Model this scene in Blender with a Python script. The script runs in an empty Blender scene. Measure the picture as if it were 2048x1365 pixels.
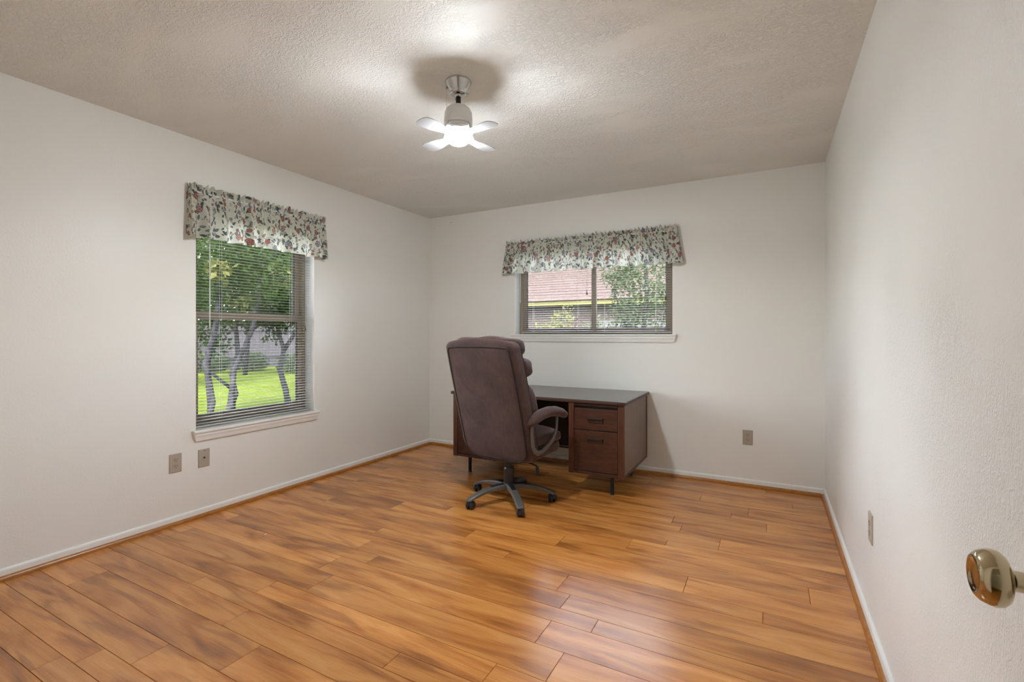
import bpy, math, random
import numpy as np
from mathutils import Vector, Matrix

R = math.radians
S = bpy.context.scene
C = S.collection
random.seed(7)

# ------------------------------------------------------------------ camera
cam = bpy.data.objects.new('camera', bpy.data.cameras.new('camera'))
C.objects.link(cam)
cam.data.sensor_width = 36.0
cam.data.lens = 958.0 / 2048.0 * 36.0
cam.data.shift_y = -12.5 / 2048.0
cam.data.clip_start = 0.02
cam.data.clip_end = 200
cam.location = (0, 0, 1.18)
cam.rotation_euler = (R(90), 0, R(28.3))
S.camera = cam
S.cycles.max_bounces = 6
S.cycles.diffuse_bounces = 4
S.cycles.glossy_bounces = 2
S.cycles.adaptive_threshold = 0.03

# ------------------------------------------------------------------ view, sky, sun
S.view_settings.view_transform = 'Standard'
S.view_settings.look = 'None'
S.view_settings.gamma = 1.0
S.view_settings.use_curve_mapping = False
S.view_settings.exposure = 0.30

LAMP_STRENGTH = 360.0        # glow of the frosted bowl
LAMP_POWER = 20.0          # bulb light thrown down and outwards, W
SKY_STRENGTH = 6.2
SUN_STRENGTH = 14.0

world = bpy.data.worlds.new('world')
S.world = world
world.use_nodes = True
wn = world.node_tree
wn.nodes.clear()
sky = wn.nodes.new('ShaderNodeTexSky')
sky.sky_type = 'NISHITA'
sky.sun_disc = False
sky.sun_elevation = R(58)
sky.sun_rotation = R(160)
sky.dust_density = 2.0
bg = wn.nodes.new('ShaderNodeBackground')
bg.inputs['Strength'].default_value = SKY_STRENGTH
wo = wn.nodes.new('ShaderNodeOutputWorld')
hz_ = wn.nodes.new('ShaderNodeHueSaturation')       # hazy, half-saturated sky
hz_.inputs['Saturation'].default_value = 0.45
wn.links.new(sky.outputs[0], hz_.inputs['Color'])
wn.links.new(hz_.outputs[0], bg.inputs[0])
wn.links.new(bg.outputs[0], wo.inputs[0])

sun = bpy.data.objects.new('sun', bpy.data.lights.new('sun', 'SUN'))
C.objects.link(sun)
sun.data.energy = SUN_STRENGTH
sun.data.angle = R(0.6)
sun.data.color = (1.0, 0.95, 0.86)
sun.location = (4, -6, 12)
_d = Vector((-0.20, 0.46, -0.86))
sun.rotation_euler = _d.to_track_quat('-Z', 'Y').to_euler()

# ------------------------------------------------------------------ material helpers
MATS = {}

def srgb(r, g, b):
    f = lambda c: (c / 255 / 12.92) if c / 255 <= 0.04045 else ((c / 255 + 0.055) / 1.055) ** 2.4
    return (f(r), f(g), f(b), 1.0)

class NT:
    """small wrapper to lay out a node material"""
    def __init__(self, name):
        self.m = bpy.data.materials.new(name)
        self.m.use_nodes = True
        self.t = self.m.node_tree
        self.b = self.t.nodes['Principled BSDF']
        self.out = self.t.nodes['Material Output']
        MATS[name] = self.m
    def n(self, kind, **kw):
        nd = self.t.nodes.new('ShaderNode' + kind)
        for k, v in kw.items():
            if hasattr(nd, k) and k not in nd.inputs:
                setattr(nd, k, v)
            else:
                nd.inputs[k].default_value = v
        return nd
    def l(self, a, b):
        self.t.links.new(a, b)
    def coord(self, kind='Object', scale=(1, 1, 1), rnd=False):
        tc = self.n('TexCoord')
        mp = self.n('Mapping')
        mp.inputs['Scale'].default_value = scale
        src = tc.outputs[kind]
        if rnd:
            oi = self.n('ObjectInfo')
            mul = self.n('VectorMath', operation='SCALE')
            cx = self.n('CombineXYZ')
            self.l(oi.outputs['Random'], cx.inputs[0])
            m2 = self.n('Math', operation='MULTIPLY'); m2.inputs[1].default_value = 7.31
            self.l(oi.outputs['Random'], m2.inputs[0])
            self.l(m2.outputs[0], cx.inputs[1])
            self.l(cx.outputs[0], mul.inputs[0]); mul.inputs['Scale'].default_value = 37.0
            add = self.n('VectorMath', operation='ADD')
            self.l(src, add.inputs[0]); self.l(mul.outputs[0], add.inputs[1])
            src = add.outputs[0]
        self.l(src, mp.inputs[0])
        return mp.outputs[0]
    def noise(self, vec, scale, detail=2, rough=0.5, dist=0.0, typ='FBM'):
        nz = self.n('TexNoise', noise_type=typ)
        nz.inputs['Scale'].default_value = scale
        nz.inputs['Detail'].default_value = detail
        nz.inputs['Roughness'].default_value = rough
        nz.inputs['Distortion'].default_value = dist
        self.l(vec, nz.inputs['Vector'])
        return nz.outputs['Fac']
    def ramp(self, fac, stops):
        r = self.n('ValToRGB')
        els = r.color_ramp.elements
        while len(els) < len(stops):
            els.new(0.5)
        for e, (p, c) in zip(els, stops):
            e.position = p
            e.color = c if len(c) == 4 else (*c, 1)
        self.l(fac, r.inputs[0])
        return r.outputs[0]
    def mix(self, fac, a, b, mode='MIX'):
        x = self.n('MixRGB', blend_type=mode)
        for sock, v in ((x.inputs[0], fac), (x.inputs[1], a), (x.inputs[2], b)):
            if isinstance(v, (int, float)):
                sock.default_value = v
            elif isinstance(v, tuple):
                sock.default_value = v if len(v) == 4 else (*v, 1)
            else:
                self.l(v, sock)
        return x.outputs[0]
    def math(self, op, a, b=None):
        x = self.n('Math', operation=op)
        for i, v in enumerate((a, b)):
            if v is None: continue
            if isinstance(v, (int, float)): x.inputs[i].default_value = v
            else: self.l(v, x.inputs[i])
        return x.outputs[0]
    def bump(self, h, strength, dist):
        bp = self.n('Bump')
        bp.inputs['Strength'].default_value = strength
        bp.inputs['Distance'].default_value = dist
        self.l(h, bp.inputs['Height'])
        self.l(bp.outputs[0], self.b.inputs['Normal'])
    def base(self, c, rough=0.5, metal=0.0, spec=None):
        if isinstance(c, tuple):
            self.b.inputs['Base Color'].default_value = c if len(c) == 4 else (*c, 1)
        else:
            self.l(c, self.b.inputs['Base Color'])
        self.b.inputs['Roughness'].default_value = rough
        self.b.inputs['Metallic'].default_value = metal
        if spec is not None:
            self.b.inputs['Specular IOR Level'].default_value = spec

BLACK, WHITE = (0, 0, 0, 1), (1, 1, 1, 1)

def paint(name, col, rough, kind):
    m = NT(name)
    v = m.coord()
    if kind == 'ceiling':
        # hand-trowelled texture: ragged ridges in patches with smoother swipes between
        big = m.ramp(m.noise(m.coord(scale=(1, 2.2, 1)), 2.3, 2, 0.5, 0.6), [(0.30, BLACK), (0.52, WHITE)])
        rid = m.noise(m.coord(scale=(1, 1.5, 1)), 34, 3, 0.55, 0.7)
        rid2 = m.math('ABSOLUTE', m.math('SUBTRACT', rid, 0.5))
        rid3 = m.ramp(rid2, [(0.0, WHITE), (0.09, BLACK)])
        fine = m.noise(v, 150, 2)
        h = m.mix(big, (0.1, 0.1, 0.1, 1), rid3, 'MIX')
        h2 = m.mix(0.25, h, fine)
        m.bump(h2, 0.85, 0.0040)
    elif kind == 'brushed':
        big = m.ramp(m.noise(m.coord(scale=(1, 1, 0.8)), 2.2, 2), [(0.38, BLACK), (0.62, WHITE)])
        rid = m.noise(m.coord(scale=(1, 1.6, 0.75)), 46, 3, 0.55, 0.9)
        rid3 = m.ramp(m.math('ABSOLUTE', m.math('SUBTRACT', rid, 0.5)), [(0.0, WHITE), (0.08, BLACK)])
        fine = m.noise(v, 170, 2)
        h = m.mix(big, (0.1, 0.1, 0.1, 1), rid3)
        m.bump(m.mix(0.45, h, fine), 0.75, 0.0032)
    else:
        m.bump(m.noise(v, 95, 2, 0.6), 0.30, 0.0022)
    m.base(col, rough, spec=0.28 if kind == 'ceiling' else 0.5)
    return m

paint('wall_paint', (0.86, 0.84, 0.785), 0.42, 'plain')
paint('wall_paint_brushed', (0.86, 0.845, 0.80), 0.36, 'brushed')
paint('ceiling_paint', (0.89, 0.875, 0.825), 0.52, 'ceiling')
m = NT('white_trim'); m.base(m.ramp(m.noise(m.coord(), 5, 1), [(0.3, (0.86, 0.845, 0.80)), (0.7, (0.88, 0.865, 0.82))]), 0.38)
m = NT('reveal_white'); m.base(m.ramp(m.noise(m.coord(), 5, 1), [(0.3, (0.88, 0.87, 0.84)), (0.7, (0.89, 0.88, 0.85))]), 0.5)

# --- laminate planks
m = NT('plank_laminate')
v1 = m.coord(scale=(0.75, 5.2, 1), rnd=True)
v2 = m.coord(scale=(2.6, 60, 1), rnd=True)
v3 = m.coord(scale=(1.0, 6.5, 1), rnd=True)
grain = m.noise(v2, 3.0, 4, 0.6, 0.3)
blot = m.noise(v1, 1.9, 3, 0.52, 1.0)
blot2 = m.noise(v3, 1.55, 2, 0.5, 1.1)
rings = m.math('FRACT', m.math('MULTIPLY', blot, 11.0))
base = m.ramp(blot, [(0.30, (0.20, 0.062, 0.017)), (0.42, (0.46, 0.165, 0.045)), (0.54, (0.63, 0.265, 0.078)), (0.72, (0.76, 0.37, 0.13))])
dark = m.ramp(blot2, [(0.55, BLACK), (0.66, WHITE)])
c = m.mix(m.math('MULTIPLY', dark, 0.60), base, (0.20, 0.060, 0.018, 1))
c = m.mix(m.math('MULTIPLY', rings, 0.13), c, (0.40, 0.16, 0.042, 1))
c = m.mix(0.22, c, m.ramp(grain, [(0.35, (0.42, 0.16, 0.045)), (0.62, (0.78, 0.38, 0.13))]))
oi = m.n('ObjectInfo')
hv = m.n('HueSaturation')
hv.inputs['Hue'].default_value = 0.5
hv.inputs['Saturation'].default_value = 1.05
m.l(m.math('ADD', m.math('MULTIPLY', oi.outputs['Random'], 0.26), 0.87), hv.inputs['Value'])
m.l(c, hv.inputs['Color'])
m.base(hv.outputs[0], 0.26, spec=0.9)
m.bump(grain, 0.05, 0.0006)

m = NT('subfloor_dark'); m.base((0.045, 0.022, 0.010), 0.8); m.bump(m.noise(m.coord(), 30), 0.1, 0.001)
m = NT('shoe_wood')
g = m.noise(m.coord(scale=(6, 6, 40)), 4, 3, 0.6, 0.4)
m.base(m.ramp(g, [(0.3, (0.30, 0.105, 0.016)), (0.7, (0.50, 0.20, 0.038))]), 0.32)

# --- window metal, glass, blinds
m = NT('frame_taupe'); m.base(srgb(150, 137, 121), 0.6, 0.0, 0.2); m.bump(m.noise(m.coord(), 50), 0.03, 0.001)
m = NT('gasket_dark'); m.base((0.020, 0.018, 0.016), 0.8, spec=0.05); m.bump(m.noise(m.coord(), 60), 0.05, 0.0005)  # matte dark for the strips added over the glaring sash rims
m = NT('glass')
t = m.t
tr = m.n('BsdfTransparent'); gl = m.n('BsdfGlossy'); gl.inputs['Roughness'].default_value = 0.0
fr = m.n('Fresnel'); fr.inputs['IOR'].default_value = 1.45
mx = m.n('MixShader')
smudge = m.math('MULTIPLY', m.ramp(m.noise(m.coord(), 3.0, 3), [(0.3, (0.93, 0.95, 0.94)), (0.7, (0.98, 0.99, 0.98))]), 1.0)
m.l(smudge, tr.inputs[0])
m.l(fr.outputs[0], mx.inputs[0]); m.l(tr.outputs[0], mx.inputs[1]); m.l(gl.outputs[0], mx.inputs[2])
m.l(mx.outputs[0], m.out.inputs[0])
m = NT('blind_white'); m.base((0.50, 0.495, 0.465), 0.42); m.bump(m.noise(m.coord(scale=(1, 1, 1)), 20), 0.02, 0.0005)
m = NT('cord_grey'); m.base((0.30, 0.28, 0.25), 0.7); m.bump(m.noise(m.coord(), 900), 0.1, 0.0003)
m = NT('cord_white'); m.base((0.72, 0.71, 0.66), 0.6); m.bump(m.noise(m.coord(), 900), 0.1, 0.0003)
m = NT('tassel_brown'); m.base((0.05, 0.032, 0.022), 0.45); m.bump(m.noise(m.coord(), 200), 0.1, 0.0005)
m = NT('wand_clear'); m.base((0.70, 0.74, 0.72), 0.15); m.bump(m.noise(m.coord(), 200), 0.02, 0.0005)

# --- printed valance cloth: the print is a colour attribute
m = NT('floral_cloth')
at = m.n('Attribute', attribute_name='print')
weave = m.noise(m.coord(), 700, 1)
df = m.n('BsdfDiffuse'); tl = m.n('BsdfTranslucent')
m.l(at.outputs['Color'], df.inputs[0]); m.l(at.outputs['Color'], tl.inputs[0])
bp = m.n('Bump'); bp.inputs['Strength'].default_value = 0.15; bp.inputs['Distance'].default_value = 0.0006
m.l(weave, bp.inputs['Height']); m.l(bp.outputs[0], df.inputs['Normal'])
mx = m.n('MixShader'); mx.inputs[0].default_value = 0.36
m.l(df.outputs[0], mx.inputs[1]); m.l(tl.outputs[0], mx.inputs[2]); m.l(mx.outputs[0], m.out.inputs[0])

# --- chair, desk
m = NT('brown_suede')
v = m.coord()
n1 = m.noise(v, 7, 4, 0.6, 0.6); n2 = m.noise(m.coord(scale=(1, 1, 0.3)), 60, 2)
c = m.ramp(n1, [(0.3, (0.046, 0.024, 0.0195)), (0.7, (0.090, 0.050, 0.041))])
c = m.mix(0.25, c, m.ramp(n2, [(0.3, (0.040, 0.021, 0.017)), (0.7, (0.098, 0.056, 0.046))]))
m.base(c, 0.85, spec=0.25)
m.b.inputs['Sheen Weight'].default_value = 0.32
m.b.inputs['Sheen Roughness'].default_value = 0.45
m.b.inputs['Sheen Tint'].default_value = (0.75, 0.62, 0.62, 1)
m.bump(m.mix(0.5, n1, m.noise(v, 240, 2)), 0.25, 0.003)
m = NT('suede_piping'); m.base((0.022, 0.012, 0.010), 0.8); m.bump(m.noise(m.coord(), 300), 0.2, 0.001)
m = NT('pewter_plastic'); m.base((0.135, 0.125, 0.112), 0.38, 0.35); m.bump(m.noise(m.coord(), 120), 0.03, 0.0005)
m = NT('black_plastic'); m.base((0.012, 0.012, 0.014), 0.38); m.bump(m.noise(m.coord(), 120), 0.03, 0.0005)
m = NT('caster_black'); m.base((0.016, 0.017, 0.021), 0.32); m.bump(m.noise(m.coord(), 120), 0.03, 0.0005)

def wood(name, lo, hi, rough, scale, worn=False):
    m = NT(name)
    g = m.noise(m.coord(scale=scale), 4, 4, 0.6, 0.6)
    c = m.ramp(g, [(0.28, lo), (0.72, hi)])
    if worn:
        w = m.ramp(m.noise(m.coord(scale=(1, 1, 1)), 26, 4, 0.7), [(0.70, BLACK), (0.76, WHITE)])
        c = m.mix(m.math('MULTIPLY', w, 0.45), c, (0.30, 0.19, 0.13, 1))
    m.base(c, rough)
    m.bump(g, 0.05, 0.001)
    return m
wood('desk_front_wood', (0.040, 0.0125, 0.006), (0.092, 0.031, 0.014), 0.42, (3, 3, 14), True)
wood('desk_post_wood', (0.060, 0.019, 0.008), (0.125, 0.043, 0.018), 0.40, (16, 16, 2), True)
wood('desk_edge_wood', (0.040, 0.014, 0.008), (0.080, 0.028, 0.015), 0.40, (2, 14, 14), True)
wood('desk_side_laminate', (0.175, 0.118, 0.088), (0.245, 0.172, 0.134), 0.45, (18, 18, 1.5))
wood('desk_top_laminate', (0.070, 0.054, 0.044), (0.098, 0.077, 0.063), 0.20, (1.5, 20, 1)).b.inputs['Specular IOR Level'].default_value = 0.75
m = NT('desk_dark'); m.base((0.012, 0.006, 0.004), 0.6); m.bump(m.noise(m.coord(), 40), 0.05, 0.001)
m = NT('handle_bronze'); m.base((0.060, 0.036, 0.026), 0.40, 0.5); m.bump(m.noise(m.coord(), 90), 0.05, 0.0005)
m = NT('black_metal'); m.base((0.012, 0.011, 0.012), 0.35, 0.3); m.bump(m.noise(m.coord(), 90), 0.03, 0.0005)
m = NT('chrome'); m.base((0.62, 0.61, 0.60), 0.14, 1.0); m.bump(m.noise(m.coord(), 8), 0.01, 0.001)
m = NT('brass_knob'); m.base((0.56, 0.47, 0.31), 0.11, 1.0); m.bump(m.noise(m.coord(), 40), 0.02, 0.0006)
m = NT('fan_white'); m.base((0.78, 0.76, 0.73), 0.35); m.bump(m.noise(m.coord(), 60), 0.02, 0.0005)
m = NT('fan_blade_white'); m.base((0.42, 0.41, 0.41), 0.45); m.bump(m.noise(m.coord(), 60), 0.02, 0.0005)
m = NT('plate_taupe'); m.base(srgb(176, 164, 148), 0.38); m.bump(m.noise(m.coord(), 90), 0.03, 0.0005)
m = NT('slot_dark'); m.base((0.02, 0.016, 0.012), 0.6); m.bump(m.noise(m.coord(), 90), 0.03, 0.0005)
m = NT('lamp_glass')
m.base((0.9, 0.9, 0.88), 0.3)
fk = m.ramp(m.noise(m.coord(), 12), [(0.3, (0.885, 0.965, 1.035)), (0.7, (0.89, 0.97, 1.035))])
m.l(fk, m.b.inputs['Emission Color'])
m.b.inputs['Emission Strength'].default_value = LAMP_STRENGTH

# --- outdoors
m = NT('grass')
v = m.coord()
g = m.mix(0.5, m.noise(v, 1.2, 3), m.noise(v, 30, 3))
m.base(m.ramp(g, [(0.35, (0.0211, 0.0293, 0.0043)), (0.65, (0.0351, 0.0439, 0.0076))]), 0.9, spec=0.0)
m.bump(m.noise(v, 60, 3), 0.5, 0.03)

def leafmat(name, lo, hi, trans):
    m = NT(name)
    g = m.noise(m.coord(), 5, 3, 0.7)
    c = m.ramp(g, [(0.3, lo), (0.7, hi)])
    tr = m.n('BsdfTranslucent'); m.l(m.mix(0.35, c, (0.0410, 0.0585, 0.0053, 1)), tr.inputs[0])
    m.base(c, 0.5, spec=0.04)
    mx = m.n('MixShader'); mx.inputs[0].default_value = trans
    m.l(m.b.outputs[0], mx.inputs[1]); m.l(tr.outputs[0], mx.inputs[2]); m.l(mx.outputs[0], m.out.inputs[0])
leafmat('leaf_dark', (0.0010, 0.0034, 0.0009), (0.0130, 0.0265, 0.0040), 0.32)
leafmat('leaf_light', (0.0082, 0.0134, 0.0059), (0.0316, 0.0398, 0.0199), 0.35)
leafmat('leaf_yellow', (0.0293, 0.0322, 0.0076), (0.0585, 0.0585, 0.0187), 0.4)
m = NT('bark')
m.base(m.ramp(m.noise(m.coord(scale=(1, 1, 0.3)), 20, 4), [(0.3, (0.0059, 0.0059, 0.0062)), (0.7, (0.0199, 0.0193, 0.0205))]), 0.9, spec=0.0)
m.bump(m.noise(m.coord(scale=(1, 1, 0.3)), 30, 3), 0.5, 0.02)
m = NT('shingle')
oi = m.n('ObjectInfo')
g = m.noise(m.coord(scale=(5, 1, 1)), 3, 4, 0.7)
m.base(m.mix(m.math('MULTIPLY', oi.outputs['Random'], 0.35), m.ramp(g, [(0.3, (0.0234, 0.0175, 0.0158)), (0.7, (0.0328, 0.0251, 0.0229))]), (0.0211, 0.0158, 0.0140, 1)), 0.9, spec=0.0)
m.bump(g, 0.4, 0.01)
m = NT('fascia_cream'); m.base((0.0673, 0.0615, 0.0246), 0.5, spec=0.0); m.bump(m.noise(m.coord(), 20), 0.05, 0.001)
m = NT('brick_wall')
br = m.n('TexBrick')
br.inputs['Color1'].default_value = (0.0234, 0.0140, 0.0105, 1); br.inputs['Color2'].default_value = (0.0164, 0.0111, 0.0087, 1)
br.inputs['Mortar'].default_value = (0.0643, 0.0585, 0.0515, 1)
br.inputs['Scale'].default_value = 1.0; br.inputs['Mortar Size'].default_value = 0.008
br.inputs['Brick Width'].default_value = 0.21; br.inputs['Row Height'].default_value = 0.075
tc = m.n('TexCoord'); sx = m.n('SeparateXYZ'); cx = m.n('CombineXYZ')
m.l(tc.outputs['Object'], sx.inputs[0]); m.l(sx.outputs[0], cx.inputs[0]); m.l(sx.outputs[2], cx.inputs[1]); m.l(cx.outputs[0], br.inputs['Vector'])
m.base(br.outputs['Color'], 0.9, spec=0.0)
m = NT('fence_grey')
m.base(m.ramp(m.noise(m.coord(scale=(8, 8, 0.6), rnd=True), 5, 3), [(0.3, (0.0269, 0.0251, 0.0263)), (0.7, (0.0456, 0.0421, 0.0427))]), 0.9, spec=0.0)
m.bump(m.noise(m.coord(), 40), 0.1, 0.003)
m = NT('exterior_siding'); m.base((0.2048, 0.1755, 0.1521), 0.9, spec=0.0); m.bump(m.noise(m.coord(), 30), 0.1, 0.003)

# ------------------------------------------------------------------ mesh helpers
class MB:
    def __init__(self):
        self.v, self.f = [], []
    def add(self, vs, fs):
        o = len(self.v)
        self.v += [tuple(p) for p in vs]
        self.f += [tuple(i + o for i in q) for q in fs]
        return self
    def box(self, x0, x1, y0, y1, z0, z1):
        vs = [(x, y, z) for z in (z0, z1) for y in (y0, y1) for x in (x0, x1)]
        return self.add(vs, [(0, 2, 3, 1), (4, 5, 7, 6), (0, 1, 5, 4), (2, 6, 7, 3), (0, 4, 6, 2), (1, 3, 7, 5)])
    def rings(self, rings, closed=True, cap=True):
        """loft between rings with the same number of points"""
        n = len(rings[0]); o = []
        fs = []
        for i in range(len(rings) - 1):
            for j in range(n if closed else n - 1):
                a, b = i * n + j, i * n + (j + 1) % n
                fs.append((a, b, b + n, a + n))
        if cap and closed:
            fs.append(tuple(reversed(range(n))))
            k = (len(rings) - 1) * n
            fs.append(tuple(range(k, k + n)))
        return self.add([p for r in rings for p in r], fs)
    def tube(self, path, rad, seg=10, up=(0, 0, 1), flat=None):
        """tube along a path; rad is a number or list; flat=(a,b) scales the section across/along up"""
        path = [Vector(p) for p in path]
        rs = []
        up = Vector(up)
        for i, p in enumerate(path):
            t = (path[min(i + 1, len(path) - 1)] - path[max(i - 1, 0)]).normalized()
            s = t.cross(up)
            if s.length < 1e-4:
                s = t.cross(Vector((1, 0, 0)))
            s.normalize(); w = s.cross(t).normalized()
            r = rad[i] if isinstance(rad, (list, tuple)) else rad
            a, b = (flat[i] if isinstance(flat, list) else flat) if flat else (1, 1)
            rs.append([p + s * (r * a * math.cos(2 * math.pi * k / seg)) + w * (r * b * math.sin(2 * math.pi * k / seg)) for k in range(seg)])
        return self.rings(rs)
    def lathe(self, prof, c=(0, 0, 0), seg=28, axis='z'):
        rs = []
        for r, h in prof:
            ring = []
            for k in range(seg):
                a = 2 * math.pi * k / seg
                x, y = max(r, 1e-5) * math.cos(a), max(r, 1e-5) * math.sin(a)
                p = {'z': (x, y, h), 'x': (h, x, y), 'y': (y, h, x)}[axis]
                ring.append((p[0] + c[0], p[1] + c[1], p[2] + c[2]))
            rs.append(ring)
        return self.rings(rs)
    def sq(self, c, h, e1=0.35, e2=0.35, nu=40, nv=22, fn=None):
        """pillow / rounded block: superellipsoid, then an optional deform"""
        f = lambda w, e: math.copysign(abs(w) ** e, w)
        rs = []
        for i in range(nv + 1):
            th = -math.pi / 2 + math.pi * i / nv
            th = max(min(th, math.pi / 2 - 1e-3), -math.pi / 2 + 1e-3)
            ring = []
            for k in range(nu):
                ph = 2 * math.pi * k / nu
                p = (h[0] * f(math.cos(th), e1) * f(math.cos(ph), e2),
                     h[1] * f(math.cos(th), e1) * f(math.sin(ph), e2),
                     h[2] * f(math.sin(th), e1))
                p = (p[0] + c[0], p[1] + c[1], p[2] + c[2])
                ring.append(fn(*p) if fn else p)
            rs.append(ring)
        return self.rings(rs)
    def slab(self, c, h, rb, rt, e2=0.3, nu=72, nz=44, fn=None):
        """upright rounded slab: superelliptic sections stacked in z, corner radius rb below and rt above"""
        f = lambda w, e: math.copysign(abs(w) ** e, w)
        rs = []
        ends = 10
        ts = []
        for i in range(ends): ts.append((-h[2] + rb * (1 - math.cos(math.pi / 2 * i / ends)), rb * (1 - math.sin(math.pi / 2 * i / ends))))
        for i in range(nz + 1): ts.append((-h[2] + rb + (2 * h[2] - rb - rt) * i / nz, 0.0))
        for i in range(ends - 1, -1, -1): ts.append((h[2] - rt * (1 - math.cos(math.pi / 2 * i / ends)), rt * (1 - math.sin(math.pi / 2 * i / ends))))
        for z, ins in ts:
            hx = max(0.002, h[0] - ins); hy = max(0.002, h[1] - ins * min(1.0, 0.8 * h[1] / max(rb, rt)))
            ring = []
            for k in range(nu):
                ph = 2 * math.pi * k / nu
                p = (c[0] + hx * f(math.cos(ph), e2), c[1] + hy * f(math.sin(ph), e2), c[2] + z)
                ring.append(fn(*p) if fn else p)
            rs.append(ring)
        return self.rings(rs)
    def obj(self, name, mat, parent=None, smooth=False, bevel=0.0, origin=None, segs=2):
        v = self.v
        org = Vector((0, 0, 0))
        if parent is not None:
            org = Vector(parent.get('_org', (0, 0, 0)))
        if origin is not None:
            o2 = Vector(origin)
        elif parent is None:
            xs = [p[0] for p in v]; ys = [p[1] for p in v]; zs = [p[2] for p in v]
            o2 = Vector(((min(xs) + max(xs)) / 2, (min(ys) + max(ys)) / 2, min(zs)))
        else:
            o2 = org
        me = bpy.data.meshes.new(name)
        me.from_pydata([(p[0] - o2.x, p[1] - o2.y, p[2] - o2.z) for p in v], [], self.f)
        me.materials.append(MATS[mat])
        if smooth:
            me.polygons.foreach_set('use_smooth', [True] * len(me.polygons))
        o = bpy.data.objects.new(name, me)
        C.objects.link(o)
        o.location = o2 - org
        if parent is not None:
            o.parent = parent
        ORG[o.name] = o2
        o['_org'] = tuple(o2)
        if bevel:
            b = o.modifiers.new('bevel', 'BEVEL'); b.width = bevel; b.segments = segs; b.limit_method = 'ANGLE'; b.angle_limit = R(40)
            if segs > 1 and not smooth:
                me.polygons.foreach_set('use_smooth', [True] * len(me.polygons))
                wnm = o.modifiers.new('wn', 'WEIGHTED_NORMAL'); wnm.keep_sharp = False
        me.update()
        return o

ORG = {}

def thing(name, label, cat, loc=(0, 0, 0), group=None, kind=None):
    o = bpy.data.objects.new(name, None)
    C.objects.link(o)
    o.location = loc
    o['_org'] = tuple(loc)
    o.empty_display_size = 0.05
    tag(o, label, cat, group, kind)
    return o

def tag(o, label, cat=None, group=None, kind=None):
    o['label'] = label
    if cat: o['category'] = cat
    if group: o['group'] = group
    if kind: o['kind'] = kind
    return o

def copy_part(o, parent, loc, rotz=None):
    c = o.copy()
    C.objects.link(c)
    c.parent = parent
    c.location = loc
    if rotz is not None:
        c.rotation_euler.z = rotz
    return c

def bx(name, mat, parent, x0, x1, y0, y1, z0, z1, bevel=0.0, segs=2):
    return MB().box(x0, x1, y0, y1, z0, z1).obj(name, mat, parent, bevel=bevel, segs=segs)

# ------------------------------------------------------------------ room dimensions (metres; camera stands over x=0,y=0)
XL, XR, YB, YF, H = -3.25, 0.355, 4.155, -0.08, 2.44
T = 0.17                                     # outer wall thickness
LW = dict(y0=1.748, y1=2.657, z0=0.560, z1=2.035)      # opening in the left wall
BW = dict(x0=-2.204, x1=-0.716, z0=1.183, z1=2.030)    # opening in the back wall

def struct(name, mb, mat, label, cat, **k):
    return tag(mb.obj(name, mat, **k), label, cat, None, 'structure')

# walls with true openings
mb = MB()
mb.box(XL - T, XL, YF - 0.12, LW['y0'], 0, H).box(XL - T, XL, LW['y1'], YB + T, 0, H)
mb.box(XL - T, XL, LW['y0'], LW['y1'], 0, LW['z0'] - 0.03).box(XL - T, XL, LW['y0'], LW['y1'], LW['z1'], H)
struct('wall_left', mb, 'wall_paint', 'long off-white wall holding the tall window on the left', 'wall')
mb = MB()
mb.box(XL, BW['x0'], YB, YB + T, 0, H).box(BW['x1'], XR, YB, YB + T, 0, H)
mb.box(BW['x0'], BW['x1'], YB, YB + T, 0, BW['z0'] - 0.03).box(BW['x0'], BW['x1'], YB, YB + T, BW['z1'], H)
wall_back = struct('wall_back', mb, 'wall_paint', 'off-white end wall behind the desk with the wide window', 'wall')
mb = MB().box(XR, XR + 0.12, YF - 0.12, YB + T, 0, H)
struct('wall_right', mb, 'wall_paint_brushed', 'glossy off-white wall with brushed texture beside the door knob', 'wall')
mb = MB()
DX0, DX1 = -0.52, 0.315
mb.box(XL, DX0, YF - 0.12, YF, 0, H).box(DX1, XR, YF - 0.12, YF, 0, H).box(DX0, DX1, YF - 0.12, YF, 2.05, H)
struct('wall_front', mb, 'wall_paint', 'off-white wall with the doorway the camera stands in', 'wall')
mb = MB().box(XL - T, XR + 0.12, -1.65, YB + T, H, H + 0.14)
struct('ceiling', mb, 'ceiling_paint', 'textured glossy off-white ceiling around the fan', 'ceiling')
# small hall beyond the doorway so the room is closed
mb = MB().box(-1.7, 1.2, -1.65, -1.55, 0, H).box(-1.8, -1.7, -1.65, YF - 0.12, 0, H).box(1.2, 1.3, -1.65, YF - 0.12, 0, H)
mb.box(XR + 0.12, 1.2, YF - 0.24, YF - 0.12, 0, H)
struct('wall_hall', mb, 'wall_paint', 'off-white hall wall beyond the doorway behind the camera', 'wall')
# own roof with eaves
mb = MB().box(XL - T - 0.5, 1.5, -1.9, YB + T + 0.5, H + 0.15, H + 0.24)
struct('roof', mb, 'exterior_siding', 'roof slab with eaves over the room', 'roof')

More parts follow.
